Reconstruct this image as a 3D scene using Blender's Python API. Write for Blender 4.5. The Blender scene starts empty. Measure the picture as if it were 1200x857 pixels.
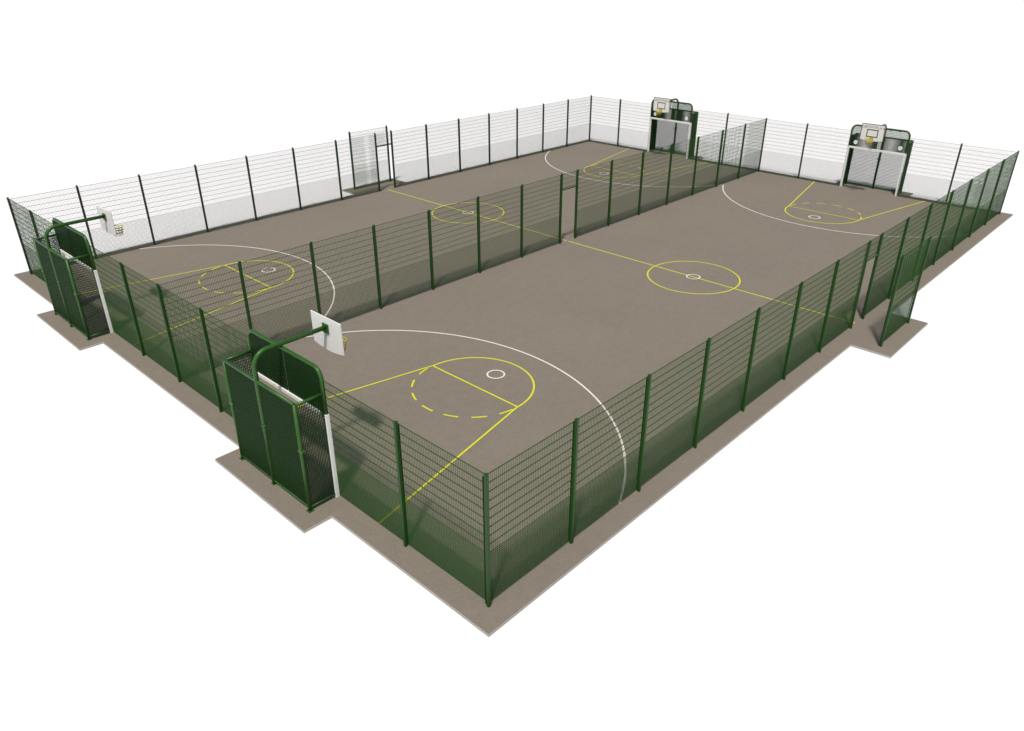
import bpy, bmesh, math, random
from mathutils import Vector, Matrix
random.seed(7)
sc = bpy.context.scene
C = sc.collection
R = math.radians

# ------------------------------------------------------------------ sizes (metres)
PANEL = 2.5            # fence panel pitch
GATE = 1.0757          # clear doorway in the long sides
L = 14 * PANEL + GATE  # court length
H = 13.0               # half width: one court
W = 2 * H              # both courts
POST_H = 3.11
GC = 7 * PANEL + GATE / 2   # centre of the doorways
Y1, Y2 = H / 2, H * 1.5     # long axes of the two courts

# ------------------------------------------------------------------ materials
def new_mat(name):
    m = bpy.data.materials.new(name)
    m.use_nodes = True
    nt = m.node_tree
    return m, nt, nt.nodes, nt.links, nt.nodes["Principled BSDF"]

def paint(name, col, rough=0.45, vary=0.12, scale=6.0, spec=0.35, bump=0.0):
    """painted metal: slightly uneven colour and gloss"""
    m, nt, N, K, b = new_mat(name)
    tc = N.new("ShaderNodeTexCoord")
    n = N.new("ShaderNodeTexNoise"); n.inputs["Scale"].default_value = scale
    n.inputs["Detail"].default_value = 5
    K.new(tc.outputs["Object"], n.inputs["Vector"])
    mx = N.new("ShaderNodeMixRGB")
    mx.inputs[1].default_value = (*[c * (1 - vary) for c in col], 1)
    mx.inputs[2].default_value = (*[min(1, c * (1 + vary)) for c in col], 1)
    K.new(n.outputs["Fac"], mx.inputs[0])
    K.new(mx.outputs[0], b.inputs["Base Color"])
    mr = N.new("ShaderNodeMapRange")
    mr.inputs[3].default_value = rough - 0.07; mr.inputs[4].default_value = rough + 0.1
    K.new(n.outputs["Fac"], mr.inputs[0]); K.new(mr.outputs[0], b.inputs["Roughness"])
    b.inputs["Specular IOR Level"].default_value = spec
    return m

M_POST = paint("green_post_paint", (0.010, 0.056, 0.004), 0.5, 0.15, 3.0)
M_WIRE = paint("green_wire_paint", (0.022, 0.076, 0.010), 0.55, 0.10, 2.0, 0.25)
M_TUBE = paint("green_tube_paint", (0.022, 0.086, 0.009), 0.36, 0.15, 4.0)
M_BARS = paint("green_bar_paint", (0.007, 0.034, 0.004), 0.55, 0.12, 3.0, 0.25)
M_WHITE = paint("white_goal_paint", (0.74, 0.76, 0.71), 0.4, 0.05, 3.0)
M_BOARD = paint("white_board", (0.76, 0.76, 0.71), 0.45, 0.04, 2.5)
M_BLACK = paint("black_board_paint", (0.02, 0.02, 0.02), 0.5, 0.1)
M_LETTER = paint("mauve_lettering", (0.20, 0.16, 0.19), 0.6, 0.1)
M_HOOP = paint("yellow_hoop_paint", (0.46, 0.40, 0.03), 0.4, 0.1)
M_ORANGE = paint("orange_net_rope", (0.42, 0.20, 0.03), 0.6, 0.1)
M_CAP = paint("charcoal_clamp_paint", (0.018, 0.026, 0.016), 0.6, 0.1)

def asphalt():
    m, nt, N, K, b = new_mat("taupe_asphalt")
    tc = N.new("ShaderNodeTexCoord")
    def noise(scale, detail=4, rough=0.6):
        n = N.new("ShaderNodeTexNoise"); n.inputs["Scale"].default_value = scale
        n.inputs["Detail"].default_value = detail; n.inputs["Roughness"].default_value = rough
        K.new(tc.outputs["Object"], n.inputs["Vector"]); return n
    v = N.new("ShaderNodeTexVoronoi"); v.inputs["Scale"].default_value = 55
    K.new(tc.outputs["Object"], v.inputs["Vector"])
    big, mid, fine = noise(0.22, 5), noise(3.0, 5), noise(38, 3, 0.75)
    r1 = N.new("ShaderNodeValToRGB")            # stone chippings, one tone each
    r1.color_ramp.elements[0].position = 0.0; r1.color_ramp.elements[0].color = (0.88, 0.88, 0.875, 1)
    r1.color_ramp.elements[1].position = 1.0; r1.color_ramp.elements[1].color = (1.12, 1.118, 1.115, 1)
    sep = N.new("ShaderNodeSeparateColor"); K.new(v.outputs["Color"], sep.inputs[0])
    K.new(sep.outputs[0], r1.inputs[0])
    r2 = N.new("ShaderNodeMapRange"); r2.inputs[1].default_value = .3; r2.inputs[2].default_value = .7
    r2.inputs[3].default_value = 0.955; r2.inputs[4].default_value = 1.045
    K.new(fine.outputs["Fac"], r2.inputs[0])
    r3 = N.new("ShaderNodeMapRange"); r3.inputs[1].default_value = .3; r3.inputs[2].default_value = .7
    r3.inputs[3].default_value = 0.965; r3.inputs[4].default_value = 1.035
    K.new(big.outputs["Fac"], r3.inputs[0])
    r4 = N.new("ShaderNodeMapRange"); r4.inputs[1].default_value = .3; r4.inputs[2].default_value = .7
    r4.inputs[3].default_value = 0.96; r4.inputs[4].default_value = 1.04
    K.new(mid.outputs["Fac"], r4.inputs[0])
    def mul(a, bb):
        x = N.new("ShaderNodeMath"); x.operation = "MULTIPLY"
        K.new(a, x.inputs[0]); K.new(bb, x.inputs[1]); return x.outputs[0]
    f = mul(mul(r2.outputs[0], r3.outputs[0]), r4.outputs[0])
    vm = N.new("ShaderNodeVectorMath"); vm.operation = "SCALE"
    K.new(r1.outputs[0], vm.inputs[0]); K.new(f, vm.inputs["Scale"])
    vm2 = N.new("ShaderNodeVectorMath"); vm2.operation = "MULTIPLY"
    vm2.inputs[1].default_value = COURT_COL
    K.new(vm.outputs[0], vm2.inputs[0])
    K.new(vm2.outputs[0], b.inputs["Base Color"])
    b.inputs["Roughness"].default_value = 0.9
    b.inputs["Specular IOR Level"].default_value = 0.2
    bp = N.new("ShaderNodeBump"); bp.inputs["Strength"].default_value = 0.35
    bp.inputs["Distance"].default_value = 0.006
    K.new(v.outputs["Distance"], bp.inputs["Height"]); K.new(bp.outputs[0], b.inputs["Normal"])
    return m
COURT_COL = (0.180, 0.159, 0.128)
M_ASPH = asphalt()

def line_paint(name, col):
    m, nt, N, K, b = new_mat(name)
    tc = N.new("ShaderNodeTexCoord")
    n = N.new("ShaderNodeTexNoise"); n.inputs["Scale"].default_value = 30; n.inputs["Detail"].default_value = 4
    K.new(tc.outputs["Object"], n.inputs["Vector"])
    cr = N.new("ShaderNodeValToRGB")
    cr.color_ramp.elements[0].position = .25; cr.color_ramp.elements[0].color = (*[c * .8 for c in col], 1)
    cr.color_ramp.elements[1].position = .6; cr.color_ramp.elements[1].color = (*col, 1)
    K.new(n.outputs["Fac"], cr.inputs[0]); K.new(cr.outputs[0], b.inputs["Base Color"])
    b.inputs["Roughness"].default_value = 0.75; b.inputs["Specular IOR Level"].default_value = 0.2
    return m
M_YLINE = line_paint("yellow_line_paint", (0.60, 0.60, 0.02))
M_WLINE = line_paint("white_line_paint", (0.70, 0.67, 0.62))

def ground_mat():
    m, nt, N, K, b = new_mat("white_ground")
    tc = N.new("ShaderNodeTexCoord")
    n = N.new("ShaderNodeTexNoise"); n.inputs["Scale"].default_value = 0.5
    K.new(tc.outputs["Object"], n.inputs["Vector"])
    mx = N.new("ShaderNodeMixRGB")
    mx.inputs[1].default_value = (0.718, 0.724, 0.722, 1); mx.inputs[2].default_value = (0.732, 0.738, 0.736, 1)
    K.new(n.outputs["Fac"], mx.inputs[0]); K.new(mx.outputs[0], b.inputs["Base Color"])
    b.inputs["Roughness"].default_value = 1.0; b.inputs["Specular IOR Level"].default_value = 0.0
    return m
M_GROUND = ground_mat()
M_EDGE = paint("pale_concrete_edge", (0.35, 0.335, 0.31), 0.9, 0.15, 8.0, 0.1)

# ------------------------------------------------------------------ mesh helpers
def box(bm, x0, x1, y0, y1, z0, z1):
    v = [bm.verts.new(p) for p in ((x0, y0, z0), (x1, y0, z0), (x1, y1, z0), (x0, y1, z0),
                                   (x0, y0, z1), (x1, y0, z1), (x1, y1, z1), (x0, y1, z1))]
    for f in ((3, 2, 1, 0), (4, 5, 6, 7), (0, 1, 5, 4), (1, 2, 6, 5), (2, 3, 7, 6), (3, 0, 4, 7)):
        bm.faces.new([v[i] for i in f])

def tube(bm, pts, r, n=12, closed=False, caps=True):
    pts = [Vector(p) for p in pts]
    m = len(pts); rings = []; up = None
    for i, p in enumerate(pts):
        if closed:
            t = (pts[(i + 1) % m] - pts[i - 1]).normalized()
        else:
            t = (pts[min(i + 1, m - 1)] - pts[max(i - 1, 0)]).normalized()
        if up is None:
            up = Vector((0, 0, 1)) if abs(t.z) < .9 else Vector((1, 0, 0))
        a = (up - t * up.dot(t)).normalized(); up = a
        b = t.cross(a)
        rings.append([bm.verts.new(p + a * r * math.cos(2 * math.pi * k / n) + b * r * math.sin(2 * math.pi * k / n)) for k in range(n)])
    seq = list(range(m)) + ([0] if closed else [])
    for i, j in zip(seq[:-1], seq[1:]):
        for k in range(n):
            bm.faces.new((rings[i][k], rings[i][(k + 1) % n], rings[j][(k + 1) % n], rings[j][k])).smooth = True
    if caps and not closed:
        bm.faces.new(rings[0][::-1]); bm.faces.new(rings[-1])

def disc_prism(bm, c, r, axis, t, n=24):
    M = Matrix.Rotation(R(90), 3, 'Y') if axis == 'X' else Matrix.Identity(3)
    lo = [bm.verts.new(Vector(c) + M @ Vector((r * math.cos(2 * math.pi * k / n), r * math.sin(2 * math.pi * k / n), 0))) for k in range(n)]
    hi = [bm.verts.new(v.co + M @ Vector((0, 0, t))) for v in lo]
    bm.faces.new(lo[::-1]); bm.faces.new(hi)
    for k in range(n):
        bm.faces.new((lo[k], lo[(k + 1) % n], hi[(k + 1) % n], hi[k]))

def mesh(name, bm, mat, smooth=False):
    bmesh.ops.recalc_face_normals(bm, faces=bm.faces)
    me = bpy.data.meshes.new(name); bm.to_mesh(me); bm.free()
    me.materials.append(mat)
    return me

def obj(name, me, parent=None, loc=(0, 0, 0), rz=0.0):
    o = bpy.data.objects.new(name, me); C.objects.link(o)
    if parent: o.parent = parent
    o.location = loc; o.rotation_euler = (0, 0, rz)
    return o

def bevel_mod(o, w, seg=2):
    md = o.modifiers.new("bevel", "BEVEL"); md.width = w; md.segments = seg; md.limit_method = 'ANGLE'

def thing(name, label, cat, loc=(0, 0, 0), rz=0.0, group=None):
    o = obj(name, None, None, loc, rz)
    o["label"] = label; o["category"] = cat
    if group: o["group"] = group
    return o

def copy_tree(o, parent=None):
    c = o.copy(); C.objects.link(c)
    if parent: c.parent = parent
    for ch in list(o.children): copy_tree(ch, c)
    return c

# ------------------------------------------------------------------ the ground and the court slab
bm = bmesh.new()
S = 2000
bm.faces.new([bm.verts.new(p) for p in ((-S, -S, 0), (S, -S, 0), (S, S, 0), (-S, S, 0))])
g = obj("ground", mesh("ground", bm, M_GROUND), None, (0, 0, -0.07)); g["kind"] = "structure"

A, P, Q = 0.5, 1.23, 1.77
cx0, cx1 = GC - 1.77, GC + 1.77
poly = [(-A, -A), (cx0, -A), (cx0, -Q), (cx1, -Q), (cx1, -A), (L + A, -A),
        (L + A, Y1 - 2), (L + P, Y1 - 2), (L + P, Y1 + 2), (L + A, Y1 + 2),
        (L + A, Y2 - 2), (L + P, Y2 - 2), (L + P, Y2 + 2), (L + A, Y2 + 2),
        (L + A, W + A), (cx1, W + A), (cx1, W + Q), (cx0, W + Q), (cx0, W + A), (-A, W + A),
        (-A, Y2 + 2), (-P, Y2 + 2), (-P, Y2 - 2), (-A, Y2 - 2),
        (-A, Y1 + 2), (-P, Y1 + 2), (-P, Y1 - 2), (-A, Y1 - 2)]
bm = bmesh.new()
top = [bm.verts.new((x, y, 0)) for x, y in poly]
bot = [bm.verts.new((x, y, -0.09)) for x, y in poly]
bm.faces.new(top); bm.faces.new(bot[::-1])
for i in range(len(poly)):
    j = (i + 1) % len(poly)
    bm.faces.new((bot[i], bot[j], top[j], top[i]))
court_me = mesh("court", bm, M_ASPH); court_me.materials.append(M_EDGE)
for pf in court_me.polygons: pf.material_index = 0 if abs(pf.normal.z) > .5 else 1
court = obj("court", court_me); court["kind"] = "structure"
bevel_mod(court, 0.012, 2)

# painted lines: thin sheets above the slab
LW = 0.055
def strip_bm(pts, w, closed=False):
    bm = bmesh.new(); pts = [Vector((p[0], p[1], 0)) for p in pts]; m = len(pts); pr = []
    for i, p in enumerate(pts):
        if closed: t = pts[(i + 1) % m] - pts[i - 1]
        else: t = pts[min(i + 1, m - 1)] - pts[max(i - 1, 0)]
        t.normalize(); nrm = Vector((-t.y, t.x, 0)) * (w / 2)
        pr.append((bm.verts.new(p + nrm), bm.verts.new(p - nrm)))
    seq = list(range(m)) + ([0] if closed else [])
    for i, j in zip(seq[:-1], seq[1:]):
        bm.faces.new((pr[i][0], pr[i][1], pr[j][1], pr[j][0]))
    return bm
def arc(cx, cy, r, a0, a1, n):
    return [(cx + r * math.cos(R(a0 + (a1 - a0) * k / n)), cy + r * math.sin(R(a0 + (a1 - a0) * k / n))) for k in range(n + 1)]
def circle(cx, cy, r, n=72): return arc(cx, cy, r, 0, 360 * (n - 1) / n, n - 1)

CL = mesh("centre_line", strip_bm([(0, -H / 2 + 0.06), (0, H / 2 - 0.06)], LW), M_YLINE)
CC = mesh("centre_circle", strip_bm(circle(0, 0, 1.8), LW, True), M_YLINE)
RG = mesh("spot_ring", strip_bm(circle(0, 0, 0.26, 40), 0.05, True), M_WLINE)
a_end = math.degrees(math.asin((H / 2 - 0.06) / 7.06))
TP = mesh("shooting_arc", strip_bm(arc(1.41, 0, 7.06, -a_end, a_end, 80), LW, False), M_WLINE)
bm = strip_bm(arc(5.85, 0, 1.8, -90, 90, 40), LW)
KS = mesh("free_throw_arc", bm, M_YLINE)
KL = mesh("free_throw_line", strip_bm([(5.85, -1.77), (5.85, 1.77)], LW), M_YLINE)
KE = [mesh("key_edge", strip_bm([(0.06, s * 3.0), (5.85, s * 1.8)], LW), M_YLINE) for s in (1, -1)]
bm = bmesh.new()
for k in range(7):
    a = 97 + k * 25.5
    b2 = strip_bm(arc(5.85, 0, 1.8, a, a + 14, 5), LW)
    tmp = bpy.data.meshes.new("t"); b2.to_mesh(tmp); b2.free(); bm.from_mesh(tmp); bpy.data.meshes.remove(tmp)
KD = mesh("dashed_arc", bm, M_YLINE)
for yc in (Y1, Y2):
    obj("centre_line", CL, court, (GC, yc, .004))
    obj("centre_circle", CC, court, (GC, yc, .008))
    obj("spot_ring", RG, court, (GC, yc, .012))
    for x0, rz in ((0, 0), (L, math.pi)):
        obj("shooting_arc", TP, court, (x0, yc, .004), rz)
        obj("free_throw_arc", KS, court, (x0, yc, .006), rz)
        obj("free_throw_line", KL, court, (x0, yc, .010), rz)
        obj("dashed_arc", KD, court, (x0, yc, .008), rz)
        for m_ in KE: obj("key_edge", m_, court, (x0, yc, .0125), rz)
        off = 6.81 if rz == 0 else -6.81
        obj("spot_ring", RG, court, (x0 + off, yc, .004))

# ------------------------------------------------------------------ fence pieces
WV = 0.0055                 # vertical wires
def panel_bm(length, z0, z1, dense_to=None):
    """welded twin-wire mesh standing along local x from 0 to length, verticals at y = 0"""
    bm = bmesh.new()
    n = round(length / 0.05)
    for k in range(n + 1):
        x = length * k / n
        x = min(max(x, WV / 2), length - WV / 2)
        box(bm, x - WV / 2, x + WV / 2, -WV / 2, WV / 2, z0, z1)
    zs = []; z = z1 - 0.012
    while z > (dense_to if dense_to else z0): zs.append(z); z -= 0.2
    if dense_to:
        z = zs[-1] - DENSE
        while z > z0 + 0.01: zs.append(z); z -= DENSE
    else: zs.append(z0 + 0.012)
    for z in zs:
        WT = 0.0072 if dense_to is None or z > dense_to - 0.02 else 0.0056     # heavier twin wires in the open upper part
        for s in (-1, 1):
            yc = s * (WV / 2 + WT / 2 + 0.0005)
            box(bm, 0, length, yc - WT / 2, yc + WT / 2, z - WT / 2, z + WT / 2)
    return bm
DENSE = 0.05
MZ0, MZ1 = 0.04, 3.07
PANEL_ME = mesh("mesh_panel", panel_bm(PANEL - 0.012, MZ0, MZ1, 1.25), M_WIRE)
HEAD_ME = mesh("header_mesh", panel_bm(GATE - 0.07, 2.43, MZ1), M_WIRE)
bm = bmesh.new(); box(bm, 0.035, GATE - 0.035, -0.02, 0.02, 2.38, 2.42)
RAIL_ME = mesh("header_rail", bm, M_POST)
PW = 0.033
bm = bmesh.new()
box(bm, -PW, PW, -PW, PW, 0.0, POST_H)
POST_ME = mesh("post", bm, M_POST)
bm = bmesh.new()
box(bm, -PW - .002, PW + .002, -PW - .002, PW + .002, POST_H + 0.0005, POST_H + 0.012)
CAP_ME = mesh("post_cap", bm, M_POST)
bm = bmesh.new()
box(bm, -0.034, 0.034, PW + 0.0225, PW + 0.0285, 0.05, 3.06)   # flat bar that clamps the mesh to the post
CLAMP_ME = mesh("clamp_bar", bm, M_CAP)
OFF = PW + 0.013           # wire plane stands just off the inner post face

def fence(label, x, y, rz, kinds, posts, group="green mesh fence runs round the two courts", name="mesh_fence", cat="fence"):
    """kinds: string of panels 'p' and doorway 'd' along local x; posts: indices that carry a post; local +y is the court side"""
    t = thing(name, label, cat, (x, y, 0), rz, group)
    xx = [0.0]
    for k in kinds: xx.append(xx[-1] + (PANEL if k == 'p' else GATE))
    for i, k in enumerate(kinds):
        if k == 'p':
            obj("mesh_panel", PANEL_ME, t, (xx[i] + 0.006, OFF, 0))
        else:
            obj("header_mesh", HEAD_ME, t, (xx[i] + 0.035, OFF, 0))
            obj("header_rail", RAIL_ME, t, (xx[i], 0, 0))
    for i in posts:
        p = obj("post", POST_ME, t, (xx[i], 0, 0)); bevel_mod(p, 0.006, 2)
        obj("post_cap", CAP_ME, p)
        obj("clamp_bar", CLAMP_ME, p)
    return t

long_run = "p" * 7 + "d" + "p" * 7
fence("long green mesh fence down the right-hand side, its doorway covered by a screen standing outside",
      0, 0, 0, long_run, range(16))
fence("long mesh fence down the far left side, thin and dark against the white ground behind",
      L, W, math.pi, long_run, range(16))
fence("green mesh dividing fence standing between the two courts, with an open doorway in it",
      0, H, 0, long_run, range(1, 15))
R90 = R(90)
fence("two-panel green mesh fence between the nearest corner and the biggest green goal",
      0, 2 * PANEL, -R90, "pp", (1,))
fence("four-panel green mesh fence joining the two near goals, where the dividing fence begins",
      0, H + 2 * PANEL, -R90, "pppp", (1, 2, 3))
fence("short mesh fence at the left edge between the left near goal and the leftmost corner",
      0, W, -R90, "pp", (1,))
fence("two-panel mesh fence right of the far right goal, ending at the far right corner",
      L, 0, R90, "pp", (1,))
fence("four-panel mesh fence between the two far goals, where the dividing fence ends",
      L, H - 2 * PANEL, R90, "pppp", (1, 2, 3))
fence("two-panel mesh fence left of the far left goal, ending at the topmost far corner",
      L, W - 2 * PANEL, R90, "pp", (1,))
SG = "mesh screens outside the doorways"
fence("single-panel green mesh screen on its own paved bay outside the right-hand doorway",
      GC - PANEL / 2, -1.27, 0, "p", (0, 1), SG, "fence_screen", "screen")
fence("single-panel dark mesh screen outside the doorway of the far left fence",
      GC + PANEL / 2, W + 1.3, math.pi, "p", (0, 1), SG, "fence_screen", "screen")

# ------------------------------------------------------------------ goal unit (built at the origin, +x towards the court)
def bars_bm(length, z0, z1, pitch=0.040, th=0.013, dp=0.022):
    """railing infill along local x: deep flat vertical bars tied by slim rods"""
    bm = bmesh.new(); n = max(2, round(length / pitch))
    for k in range(n + 1):
        x = min(max(length * k / n, th / 2), length - th / 2)
        box(bm, x - th / 2, x + th / 2, -dp / 2, dp / 2, z0, z1)
    m = max(2, round((z1 - z0) / 0.075))
    for k in range(m + 1):
        z = min(max(z0 + (z1 - z0) * k / m, z0 + .003), z1 - .003)
        for s in (-1, 1):
            y = s * (dp / 2 + .0035)
            box(bm, 0, length, y - .003, y + .003, z - .003, z + .003)
    return bm

def bend(p0, p1, p2, r, n=8):
    """rounded corner at p1"""
    p0, p1, p2 = map(Vector, (p0, p1, p2))
    a = (p0 - p1).normalized(); b = (p2 - p1).normalized()
    c = p1 + (a + b) * r
    return [tuple(c - b * r * math.cos(t) - a * r * math.sin(t)) for t in [math.pi / 2 * k / n for k in range(n + 1)]]

GG = "green box goals with basketball hoops"
goal = thing("goal_unit", "x", "goal", (0, 0, 0), 0, GG)
hw, bx, bz, ct = 1.5, -0.73, 2.80, 2.25
bm = bmesh.new(); box(bm, -.05, .05, -.05, .05, 0, ct - .1005); GP = mesh("goal_post", bm, M_WHITE)
for s in (-1, 1): bevel_mod(obj("goal_post", GP, goal, (0, s * hw, 0)), .008)
bm = bmesh.new(); box(bm, -.05, .05, -hw - .05, hw + .05, ct - .1, ct)
bevel_mod(obj("crossbar", mesh("crossbar", bm, M_WHITE), goal), .008)
# arch above the crossbar
AT, AR = 3.36, 0.26
pts = [(0, -hw, ct + .0)] + bend((0, -hw, ct), (0, -hw, AT), (0, hw, AT), AR) + bend((0, -hw, AT), (0, hw, AT), (0, hw, ct), AR) + [(0, hw, ct + .0)]
bm = bmesh.new(); tube(bm, pts, 0.047, 14)
for y in (-.95, -.5, .5, .95): box(bm, -.012, .012, y - .03, y + .03, AT - .085, AT - .03)
obj("arch", mesh("arch", bm, M_TUBE), goal)
# back frame
bm = bmesh.new()
for s in (-1, 1):
    tube(bm, [(bx, s * hw, 0), (bx, s * hw, bz)], 0.043, 12)
    box(bm, bx - .045, bx + .045, s * hw - .11, s * hw + .05, 1.61, 1.66)
    tube(bm, [(bx, s * hw, bz - .03), (-.045, s * hw, bz - .03)], 0.032, 12)
    tube(bm, [(bx, s * hw, .10), (-.052, s * hw, .10)], 0.03, 12)
tube(bm, [(bx, -hw, bz - .005), (bx, hw, bz - .005)], 0.039, 12)
tube(bm, [(bx, -hw, .10), (bx, hw, .10)], 0.03, 12)
for y in (-hw, 0, hw): box(bm, bx - .07, bx + .07, y - .07, y + .07, .001, .013)
obj("back_frame", mesh("back_frame", bm, M_TUBE), goal)
# central upright that bends forward and carries the board
BX = 1.2
AZ = 3.47
pts = [(bx, 0, .013)] + bend((bx, 0, 0), (bx, 0, AZ), (BX, 0, AZ), .36, 10) + [(BX - .05, 0, AZ)]
bm = bmesh.new(); tube(bm, pts, 0.056, 16)
tube(bm, [(bx, 0, 1.60), (bx, 0, 1.68)], 0.066, 16)
box(bm, bx + .055, bx + .075, -.11, .11, 1.615, 1.665)
arm = obj("hoop_arm", mesh("hoop_arm", bm, M_TUBE), goal)
bm = bmesh.new(); box(bm, BX - .05, BX - .016, -.11, .11, AZ - .14, AZ + .09)
obj("mounting_plate", mesh("mounting_plate", bm, M_TUBE), arm)
# infill of upright bars
RB = mesh("back_infill", bars_bm(hw - .075, .13, bz - .045), M_BARS)
obj("back_infill", RB, goal, (bx, .05, 0), R90); obj("back_infill", RB, goal, (bx, -hw + .025, 0), R90)
SB = mesh("side_infill", bars_bm(-bx - .10, .13, bz - .065), M_BARS)
for s in (-1, 1): obj("side_infill", SB, goal, (bx + .045, s * hw, 0))
UB = mesh("upper_infill", bars_bm(hw - .085, ct + .005, AT - .045), M_BARS)
obj("upper_infill", UB, goal, (-.004, .025, 0), R90); obj("upper_infill", UB, goal, (-.004, -hw + .06, 0), R90)
bm = bmesh.new(); disc_prism(bm, (0.02, 0, 0), .11, 'X', .012)
TD = mesh("target_disc", bm, M_WHITE)
for s in (-1, 1): obj("target_disc", TD, goal, (0, s * 1.17, 2.48))
# backboard with a gently curved lower edge
bw, bt, bs_, bc = 0.6, 3.72, 2.93, 2.86
out = [(-bw, bt), (bw, bt)]
for k in range(17):
    y = bw - 2 * bw * k / 16
    out.append((y, bc + (bs_ - bc) * (y / bw) ** 2))
out = out[::-1]
bm = bmesh.new()
fr = [bm.verts.new((BX + .012, y, z)) for y, z in out]; bk = [bm.verts.new((BX - .015, y, z)) for y, z in out]
bm.faces.new(fr); bm.faces.new(bk[::-1])
for i in range(len(out)):
    j = (i + 1) % len(out); bm.faces.new((fr[i], bk[i], bk[j], fr[j]))
board = obj("backboard", mesh("backboard", bm, M_BOARD), goal)
def frame_bm(x, y0, y1, z0, z1, w):
    bm = bmesh.new()
    box(bm, x, x + .003, y0, y1, z1 - w, z1); box(bm, x, x + .003, y0, y1, z0, z0 + w)
    box(bm, x, x + .003, y0, y0 + w, z0 + w, z1 - w); box(bm, x, x + .003, y1 - w, y1, z0 + w, z1 - w)
    return bm
obj("aiming_square", mesh("aiming_square", frame_bm(BX + .0125, -.29, .29, 3.06, 3.45, .045), M_BLACK), board)
bm = bmesh.new()
ed = [(y, z) for y, z in out]
box(bm, BX + .0125, BX + .0155, -bw, bw, bt - .03, bt)
for s in (-1, 1): box(bm, BX + .0125, BX + .0155, min(s * bw, s * (bw - .028)), max(s * bw, s * (bw - .028)), bs_ + .01, bt - .0305)
obj("board_edge", mesh("board_edge", bm, M_BLACK), board)
cu = bpy.data.curves.new("lettering", 'FONT'); cu.body = "CERTHTMLA-B"; cu.size = 0.175
cu.align_x = 'CENTER'; cu.align_y = 'CENTER'; cu.extrude = 0.001; cu.space_character = 1.05
to = bpy.data.objects.new("lettering_source", cu); C.objects.link(to)
bpy.context.view_layer.update()
tm = bpy.data.meshes.new_from_object(to.evaluated_get(bpy.context.evaluated_depsgraph_get()))
bpy.data.objects.remove(to)
tm.materials.clear(); tm.materials.append(M_LETTER)
for v in tm.vertices:                                        # text x -> +y seen from the court, gentle arch
    x, y, z = v.co
    v.co = (BX + .0145 + z, x, 3.565 + y - .10 * x * x)
obj("lettering", tm, board)
# hoop: three yellow rings and uprights, a short orange rope net below
HC = BX + .27
bm = bmesh.new()
def ring_pts(r, z, n=28): return [(HC + r * math.cos(2 * math.pi * k / n), r * math.sin(2 * math.pi * k / n), z) for k in range(n)]
for r_, z_ in ((.195, 3.03), (.18, 2.94), (.165, 2.85)): tube(bm, ring_pts(r_, z_), .0125, 8, True)
for k in range(10):
    a = 2 * math.pi * (k + .5) / 10
    tube(bm, [(HC + .195 * math.cos(a), .195 * math.sin(a), 3.03), (HC + .165 * math.cos(a), .165 * math.sin(a), 2.85)], .006, 6)
box(bm, BX + .016, BX + .028, -.09, .09, 2.95, 3.06)
for s in (-1, 1): tube(bm, [(BX + .02, s * .07, 3.02), (HC - .17, s * .09, 3.03)], .011, 8)
hoop = obj("hoop", mesh("hoop", bm, M_HOOP), goal)
bm = bmesh.new()
for k in range(12):
    for d in (-.5, .5):
        a = 2 * math.pi * k / 12; b_ = a + d * 2 * math.pi / 12
        tube(bm, [(HC + .163 * math.cos(a), .163 * math.sin(a), 2.84), (HC + .13 * math.cos(b_), .13 * math.sin(b_), 2.74)], .004, 5)
tube(bm, ring_pts(.13, 2.735), .005, 6, True)
obj("net", mesh("net", bm, M_ORANGE), hoop)

labels = [((0, Y1), 0, "biggest green goal, nearest the camera, its rear arm reaching out to a white backboard"),
          ((0, Y2), 0, "green goal near the left edge, seen from behind, arm carrying a narrow-looking backboard"),
          ((L, Y1), math.pi, "far right goal seen from the front, white frame below a lettered backboard with black square"),
          ((L, Y2), math.pi, "smallest goal, at the far end of the left court beyond the dividing fence")]
for i, ((x, y), rz, lab) in enumerate(labels):
    o = goal if i == 0 else copy_tree(goal)
    o.location = (x, y, 0); o.rotation_euler = (0, 0, rz); o["label"] = lab

# ------------------------------------------------------------------ light
SUN_EL, SUN_AZ = 63.0, 211.0                   # azimuth the light comes from (counter-clockwise from +x)
w = bpy.data.worlds.new("World"); sc.world = w; w.use_nodes = True
nt = w.node_tree; bg = nt.nodes["Background"]
sky = nt.nodes.new("ShaderNodeTexSky"); sky.sky_type = 'NISHITA'; sky.sun_disc = False
sky.sun_elevation = R(SUN_EL); sky.sun_rotation = R((90 - SUN_AZ) % 360)
sky.air_density = 0.7; sky.dust_density = 3.0
nt.links.new(sky.outputs[0], bg.inputs[0]); bg.inputs[1].default_value = 0.105
sd = bpy.data.lights.new("sun", 'SUN'); sd.energy = 3.3; sd.angle = R(4.2); sd.color = (1.0, 0.94, 0.86)
so = bpy.data.objects.new("sun", sd); C.objects.link(so); so.location = (-20, -15, 40)
d = Vector((-math.cos(R(SUN_EL)) * math.cos(R(SUN_AZ)), -math.cos(R(SUN_EL)) * math.sin(R(SUN_AZ)), -math.sin(R(SUN_EL))))
so.rotation_euler = d.to_track_quat('-Z', 'Y').to_euler()

# ------------------------------------------------------------------ camera
cd = bpy.data.cameras.new("camera"); cam = bpy.data.objects.new("camera", cd); C.objects.link(cam)
cam.location = (-7.517, -7.736, 10.934)
az, el = R(43.427), R(-27.770)
f = Vector((math.cos(el) * math.cos(az), math.cos(el) * math.sin(az), math.sin(el)))
cam.rotation_euler = f.to_track_quat('-Z', 'Y').to_euler()
cd.sensor_width = 36; cd.lens = 886.69 / 1200 * 36; cd.clip_start = 0.1; cd.clip_end = 6000
sc.camera = cam
vs = sc.view_settings
vs.view_transform = 'Standard'; vs.look = 'None'; vs.gamma = 1; vs.use_curve_mapping = False
vs.exposure = 0.12
